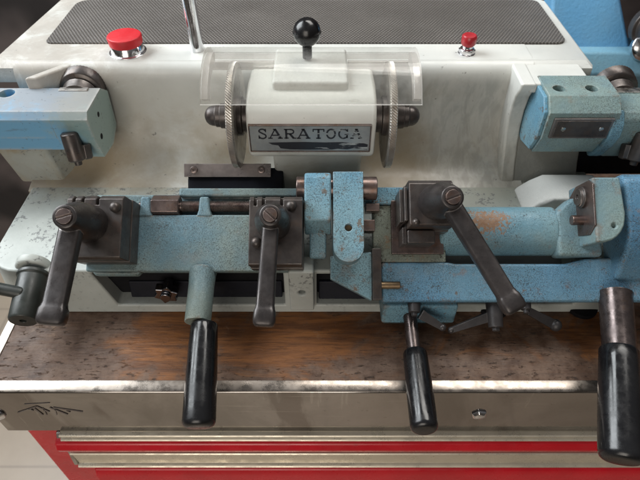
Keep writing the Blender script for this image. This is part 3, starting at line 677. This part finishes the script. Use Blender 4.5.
# ---- chip guard strip behind the left carriage
cg = MB().prism([(34.9, 8.35), (34.2, 7.55), (34.5, 7.3), (35.2, 8.1)], -10.9, -3.95, fr_yz).build('guard_strip', 'steel_plate', mc, .03)
for x in (-10.1, -4.7): MB().lathe((x, 34.55, 7.98), (0, -.75, .66), [(-.1, .3), (.14, .28), (.16, .14), (.05, .13), (.05, 0)], 24).build('socket_screw', 'steel_brown', cg, .02)
MB().prism([(35.3, 7.7), (34.3, 7.2), (33.3, 6.1), (33.3, 4.6), (36, 4.6)], -10.7, -3.0, fr_yz).build('rubber_apron', 'navy', mc, .15)

# ---- left carriage
lc = MB()
lc.box(-17.0, -1.3, 0.05, 4.25, -1.3, 0, cp)
lc.box(-17.0, -1.3, 4.2, 6.0, -1.7, -1.0, cp)
lc.box(-10.6, -1.3, 5.75, 6.4, -1.2, -.5, cp)
for xa in (-12.9, -8.55):
    lc.prism([(xa - .55, 4.1), (xa - .4, 4.6), (xa - .34, 5.6), (xa + .34, 5.6), (xa + .45, 4.6), (xa + .65, 4.1)], -1.2, .1, cp)
lc.prism([(-16.6, .06), (-13.0, .06), (-13.3, -.25), (-16.3, -.25)], -.9, -.1, cp)
lc = lc.build('left_carriage', 'greyblue', mc, .16, 3)
rd = MB(); rc = cp(-12.2, 4.95, -.45)
rd.cyl(cp(-13.4, 4.95, -.45), cp(-1.6, 4.95, -.45), .36, n=24)
prof = []
for i in range(64): prof += [(i * .09, .36), (i * .09 + .045, .43)]
rd.lathe(cp(-10.3, 4.95, -.45), (1, 0, 0), prof, 24)
rd.build('threaded_rod', 'steel_brown', lc, 0)
MB().lathe(cp(-12.45, 4.95, -.45), (1, 0, 0), [(0, .78), (.06, .86), (2.0, .86), (2.06, .78)], 6).build('hex_nut', 'steel_brown', lc, .05)
MB().lathe(cp(-8.6, .2, -.62), Vector((.03, -6.4, -2.0)).xyz, [(0, 1.05), (.4, .98), (1.2, .93), (4.0, .92)], 40).build('handle_neck', 'greyblue', lc, .05)
MB().grip((-8.1, 22.6, 3.75), (-7.75, 15.9, 1.75), .94, 1.08, 44, .42).build('handle_grip', 'handle', lc, 0)

# ---- vises
def vise(x0, x1, s0, s1, n1, hub, tip, armend, w0, w1, slits, screws, hubr=1.2, name='vise', lip=True, mat='steel_dark', slot=.6, chamfer=.35):
    v = MB()
    v.box(x0, x1, s0, s1, 0.0, n1 * .46, cp)                        # lower jaw
    up = [(s0 + .05, n1 * .49), (s1 - .05, n1 * .49), (s1 - .05, n1 - chamfer), (s1 - chamfer, n1), (s0 + .15, n1), (s0 + .05, n1 - .15)]
    def f(u, w, x): return cp(x, u, w)
    cuts = [MB().box(sx - .09, sx + .09, s1 - .75, s1 + .5, n1 - .7, n1 + .5, cp) for sx in slits]
    vo_ = v.build(name, mat, mc, .07)
    MB().prism(up, x0 + .04, x1 - .04, f).build('upper_jaw', mat, vo_, .07, cut=cuts or None)
    MB().box(x0 + .12, x1 - .12, s0 + .12, s1 - .12, n1 * .44, n1 * .52, cp).build('jaw_seam', 'matte_black', vo_, 0)
    for (sx, ss, r) in screws:
        MB().lathe(cp(sx, ss, n1 - .05), Vector(cp(0, 0, 1)) - Vector(cp(0, 0, 0)), [(0, r), (.25, r), (.42, r * .75), (.5, r * .3), (.5, 0)], 28).build('clamp_screw', 'steel_dark', vo_, .03)
    nd = Vector(cp(0, 0, 1)) - Vector(cp(0, 0, 0))
    p0, p1 = Vector(cp(*hub)), Vector(cp(*tip)); d = p1 - p0; L = d.length
    lv = MB()
    lv.lathe(p0, d, [(-.3, hubr), (L * .25, hubr), (L * .5, hubr * .97), (L * .72, hubr * .80), (L * .88, hubr * .62), (L - .05, hubr * .58), (L, hubr * .52), (L, hubr * .42), (L - .1, hubr * .40), (L - .1, 0)], 48)
    a0 = p0 + d * .66; a1 = Vector(cp(*armend))
    e = (a1 - a0).normalized(); L2 = (a1 - a0).length
    def at(t, out=0): return a0 + e * t + d.normalized() * out
    lv.loft([(at(0), w0, 1.0), (at(L2 * .5), (w0 + w1) / 2, .9), (at(L2 - .75), w1, .8), (at(L2 - .5), w1 * 1.08, .92), (at(L2 - .35), w1 * 1.18, 1.05), (at(L2 + .1), w1 * 1.22, 1.08),
             (at(L2 + .35), w1 * 1.18, 1.04), (at(L2 + .5), w1 * 1.05, .9), (at(L2 + .56), w1 * .85, .7)], d)
    lo = lv.build('clamp_lever', 'lever', vo_, .03, 2)
    MB().slotted(p1 - d.normalized() * .09, d, hubr * .40, .22, gap=.13, ang=slot).build('pivot_screw', 'steel_brown', vo_, .02)
    return vo_
vise(-17.1, -13.25, .55, 5.0, 3.4, (-15.45, 2.95, 3.3), (-15.25, 2.65, 7.4), (-15.75, -3.2, 6.9), 1.32, 1.36, (-16.6, -16.0, -15.0), ((-13.75, 4.05, .36),), 1.25, slot=.3)
vise(-4.85, -1.15, .1, 5.0, 3.1, (-3.15, 3.0, 3.0), (-3.05, 2.9, 6.6), (-3.35, -3.3, 6.1), 1.0, 1.12, (-4.4, -3.85, -2.6), ((-1.95, 4.2, .36), (-4.25, 1.7, .36)), 1.16, slot=-.75)
vise(5.95, 9.0, 2.7, 6.0, 3.7, (7.75, 4.35, 3.6), (8.0, 3.85, 7.3), (11.45, -2.45, 6.5), 1.22, 1.15, (), ((6.35, 2.95, .26),), 1.2, slot=.35)

rv = [o for o in mc.children if o.name.startswith('vise')][-1]
for a, b_, c_ in ((5.5, 5.72, 2.6), (5.74, 5.93, 3.2)): MB().box(a, b_, 3.2, 5.5, .3, c_, cp).build('jaw_plate', 'steel_dark', rv, .04)
MB().box(6.0, 7.9, 1.75, 2.68, .2, 2.5, cp).build('jaw_step', 'steel_dark', rv, .1)
MB().box(5.7, 5.98, 1.75, 2.9, .2, 2.2, cp).build('jaw_plate', 'steel_dark', rv, .04)
# ---- pivot shaft, tabs and tracer
MB().cyl(cp(-1.7, 6.0, .9), cp(4.1, 6.0, .9), .85, n=40).build('pivot_shaft', 'steel_brown', mc, .08)
t1 = MB()
def fsn(u, w, x): return cp(x, u, w)
t1.prism([(6.9, .2), (6.9, 1.9), (6.5, 2.3), (3.4, 2.3), (2.7, 1.1), (2.7, .2)], -1.1, .78, fsn)
t1.prism([(2.75, 1.0), (1.0, .4), (1.0, -.4), (2.75, -.2)], -.75, .45, fsn)
t1.build('tracer_tab', 'blue_clean', mc, .15, 3)
t2 = MB()
pts = [(.92, 6.9), (.92, 1.55)]
for k in range(1, 12):
    an = math.pi + math.pi * k / 12; pts.append((1.98 + 1.06 * math.cos(an), 1.55 + 1.06 * math.sin(an)))
pts += [(3.04, 1.55), (3.04, 6.9)]
t2.prism(pts, -.4, 2.2, cp)
t2.prism([(.75, 1.2), (.75, -.45), (3.75, -2.05), (3.75, 1.5)], -1.1, -.1, cp)
t2o = t2.build('swing_tab', 'blue_clean', mc, .16, 3, cut=[MB().cyl(cp(1.98, 2.9, 1.2), cp(1.98, 2.9, 4), .26)])
MB().cyl(cp(1.98, 2.9, 1.0), cp(1.98, 2.9, 1.75), .25).build('dowel', 'brass', t2o, 0)
MB().box(3.76, 4.42, -2.0, 1.7, -1.0, .35, cp).build('stop_plate', 'steel_dark', mc, .05)
MB().cyl(cp(4.4, -.95, .0), cp(5.75, -.95, .0), .27, n=24).build('brass_pin', 'brass', mc, .03)
MB().box(3.3, 4.3, 4.35, 4.9, -.3, .9, cp).box(3.05, 3.95, 2.9, 3.7, -.4, .9, cp).build('spacer_block', 'steel_brown', mc, .05)

# ---- right carriage
rp = MB()
rp.prism([(4.45, -2.15), (30, -2.15), (30, 1.3), (19.3, 1.0), (17.8, .62), (9.9, .62), (9.3, .72), (4.45, .72)], -1.1, 0, cp)
rp = rp.build('right_carriage', 'blue', mc, .22, 4)
MB().box(3.9, 9.2, .74, 5.0, -1.2, -.15, cp).build('rusty_bed', 'rusty', rp, .12)
MB().box(5.2, 9.0, 1.3, 5.3, -.2, .18, cp).build('vise_seat', 'steel_brown', rp, .08)
MB().box(3.2, 6.4, 5.02, 6.3, -1.2, .15, cp).build('back_rail', 'blue_clean', rp, .12)
MB().box(9.3, 18, .62, 1.5, -1.6, -1.0, cp).build('slot_floor', 'black_green', rp, .05)  # dark strip laid in the gap for the shadow below the bar
MB().prism([(1.3, -1.5), (1.32, -1.0), (1.45, -.5), (1.7, -.1), (2.05, .18), (2.5, .36), (3.0, .44), (3.5, .44), (4.0, .34), (4.4, .15), (4.75, -.15), (4.95, -.6), (5.0, -1.5)], 8.7, 17.4, fsn).build('cross_bar', 'bar', rp, .16, 3)
MB().prism([(17.2, 1.1), (20.4, 1.1), (20.4, 5.6), (18.4, 5.4), (17.2, 4.4)], -1.2, .45, cp).build('joint_web', 'bluegreen', rp, .3, 3)
lp = [(18.75, 6.3), (18.75, 1.75)] + [(19.0 + 1.9 * math.sin(R(a)), 3.5 - 1.75 * math.cos(R(a))) for a in (10, 25, 40, 55, 70, 85)] + [(20.95, 3.8), (20.75, 6.3)]
lug = MB().prism(lp, -.8, 2.9, cp, [(18.75 + (x - 18.75) * .95, q) for x, q in lp]).build('pivot_lug', 'bluegreen', rp, .2, 4, cut=[MB().cyl(cp(20.0, 2.9, 2.5), cp(20.0, 2.9, 5), .15)])
MB().prism([(2.95, 2.95), (2.4, 2.1), (2.7, -.7), (5.5, -.7), (6.2, .6), (6.2, 2.5), (5.8, 3.05)], 18.66, 18.8, fsn).build('lug_plate', 'steel_brown', lug, .04)
MB().lathe(cp(18.7, 5.2, 1.5), (-1, 0, 0), [(-.1, .78), (.2, .78), (.28, .66), (.3, .66), (.42, .6), (.42, .2), (.3, .18), (.3, 0)], 36).build('pivot_bolt', 'steel_dark', lug, .03)
MB().cyl(cp(18.7, 3.6, 1.2), cp(17.9, 3.6, 1.2), .36, n=28).build('stop_stud', 'steel_brown', lug, .05)
MB().prism([(-.6, .3), (1.2, 1.9), (2.4, 2.6), (6.3, 2.6), (6.8, 1.8), (6.8, -1.2), (-.6, -1.2)], 21.15, 30, fsn).build('casting', 'blue', rp, .35, 4)
MB().box(4.65, 10.2, 24.6, 27.5, 1.0, 3.1).build('lower_block', 'blue_clean', rp, .18, 3)
MB().box(4.9, 9.9, 24.9, 27.3, .55, 1.02).build('lower_plate', 'black_green', rp, .05)
MB().lathe((21.3, 24.8, 4.3), Vector((20.5 - 21.3, 20.9 - 24.8, 3.2 - 4.3)), [(0, 1.2), (.3, 1.12), (4.3, 1.1)], 40).build('handle_stem', 'stem', rp, .05)
MB().grip((20.45, 20.9, 3.2), (18.65, 13.9, 1.25), 1.24, 1.34, 44, .5).build('handle_grip', 'handle', rp, 0)
MB().lathe((6.75, 24.9, 1.9), (0, -1, -.1), [(0, .62), (.3, .5), (3.4, .5)], 32).build('handle_stem', 'stem', rp, .04)
MB().grip((6.8, 21.7, 1.55), (6.7, 15.8, 1.5), .86, .9, 44, .36).build('handle_grip', 'handle', rp, 0)
# small wing levers hanging under the right carriage
def wing(p, q, r0, r1, hd, tipd):
    w = MB(); p = Vector(p); q = Vector(q)
    w.bar(p, q, r0, r1, .5, .35, (0, -.7, .7)); w.lathe(hd[0], Vector(hd[1]) - Vector(hd[0]), [(0, hd[2]), ((Vector(hd[1]) - Vector(hd[0])).length, hd[2] * .85)], 24)
    w.ball(q, r1 * .62, 16)
    w.lathe(hd[1], Vector(hd[1]) - Vector(hd[0]), [(-.05, hd[2] * .5), (.25, hd[2] * .5), (.3, hd[2] * .3), (.3, 0)], 6)
    w.build('wing_lever', 'steel_black', rp, .05)
wing((7.3, 24.0, 3.0), (8.95, 23.4, 2.15), .75, .45, ((6.9, 25, 3.6), (6.85, 24.0, 3.15), .5), .3)
wing((12.6, 24.2, 2.5), (9.6, 23.3, 1.95), .75, .4, ((12.8, 25.4, 3.5), (12.8, 23.3, 2.3), .62), .3)
wing((15.2, 24.3, 3.0), (17.5, 23.9, 1.75), .55, .75, ((15.1, 25.2, 3.6), (15.0, 24.2, 3.2), .42), .3)
# rubber foot at the right
for x in (-22.2, 13.9, 21): MB().lathe((x, 27.6 if x < 0 else 26.9, 0.01), (0, 0, 1), [(0, 1.2), (.35, 1.2), (.4, 1.0)], 30).build('rubber_foot', 'matte_black', mc, .05)

# ================================================================== SECOND MACHINE BEHIND
bm2 = thing('blue_machine', 'bright blue cast machine standing behind the right end of the white key machine', 'machine', (36, 62, 0))
MB().prism([(56.5, 0), (56.5, 4.6), (58.0, 6.5), (62, 6.5), (62, 0)], 26.0, 52, fr_yz).build('machine_base', 'backblue_pale', bm2, .3)
def fr_col(u, v, w_): return (u, w_ + (v - 5) * .55, v)
bd = MB().prism([(26.6, 5), (24.9, 22), (26.4, 24), (28.2, 24), (36.2, 5)], 58.6, 62, fr_col)
bd.build('column', 'backblue', bm2, .4, 3)
MB().box(30.5, 50, 57.9, 58.6, 3.2, 4.4).build('slot', 'navy', bm2, .1)
MB().prism([(33.5, 13), (35.5, 22), (40, 22), (44, 10), (40, 9)], 59.5, 66, fr_xz).build('side_arm', 'backblue', bm2, .4)
MB().lathe((36.6, 59.5, 9.0), (0, -1, .1), [(0, 2.2), (1, 2.2), (1.1, 1.8), (2.6, 1.8)], 36).build('spindle_nose', 'steel_dark', bm2, .1)
MB().lathe((36.2, 58.2, 7.0), (0, -1, .5), [(0, 1.5), (.6, 1.5), (.9, 1.1), (.9, 0)], 36).build('lock_knob', 'chrome', bm2, .1)

# ================================================================== LIGHT, WORLD, CAMERA
w = bpy.data.worlds.new('World'); bpy.context.scene.world = w; w.use_nodes = True
nt = w.node_tree; bg = nt.nodes['Background']
tc = nt.nodes.new('ShaderNodeTexCoord'); sp = nt.nodes.new('ShaderNodeSeparateXYZ'); nt.links.new(tc.outputs['Generated'], sp.inputs[0])
cr = nt.nodes.new('ShaderNodeValToRGB'); nt.links.new(sp.outputs[2], cr.inputs[0])
cr.color_ramp.elements[0].position = 0; cr.color_ramp.elements[0].color = (.14, .12, .10, 1)
cr.color_ramp.elements[1].position = .7; cr.color_ramp.elements[1].color = (.42, .42, .43, 1)
nt.links.new(cr.outputs[0], bg.inputs[0]); bg.inputs[1].default_value = .36
def area(name, loc, aim, sx, sy, power, col):
    l = bpy.data.lights.new(name, 'AREA'); l.shape = 'RECTANGLE'; l.size = sx * S; l.size_y = sy * S; l.energy = power; l.color = col
    o = bpy.data.objects.new(name, l); C.objects.link(o); o.location = Vector(loc) * S
    o.rotation_euler = (Vector(aim) - Vector(loc)).to_track_quat('-Z', 'Y').to_euler(); return o
area('window_light', (-115, 75, 105), (0, 30, 5), 130, 110, 50, (.92, .97, 1.0))
area('ceiling_light', (40, 90, 150), (0, 38, 8), 120, 60, 19, (1.0, .97, .92))
area('doorway_light', (-30, -130, 50), (0, 22, 0), 90, 110, 12, (1.0, .92, .82))  # added fill from the front, lifts the red drawers
cam = bpy.data.cameras.new('Camera'); co = bpy.data.objects.new('Camera', cam); C.objects.link(co)
co.location = (0, 0, 34.6 * S); co.rotation_euler = (R(45), 0, 0)
cam.sensor_width = 36; cam.lens = 30.375; cam.clip_start = .01; cam.clip_end = 50
cam.dof.use_dof = True; cam.dof.focus_distance = .385; cam.dof.aperture_fstop = 14
sc = bpy.context.scene; sc.camera = co
sc.view_settings.view_transform = 'Standard'; sc.view_settings.look = 'None'; sc.view_settings.exposure = 0
for o in bpy.data.objects:
    if '_base' in o: del o['_base']
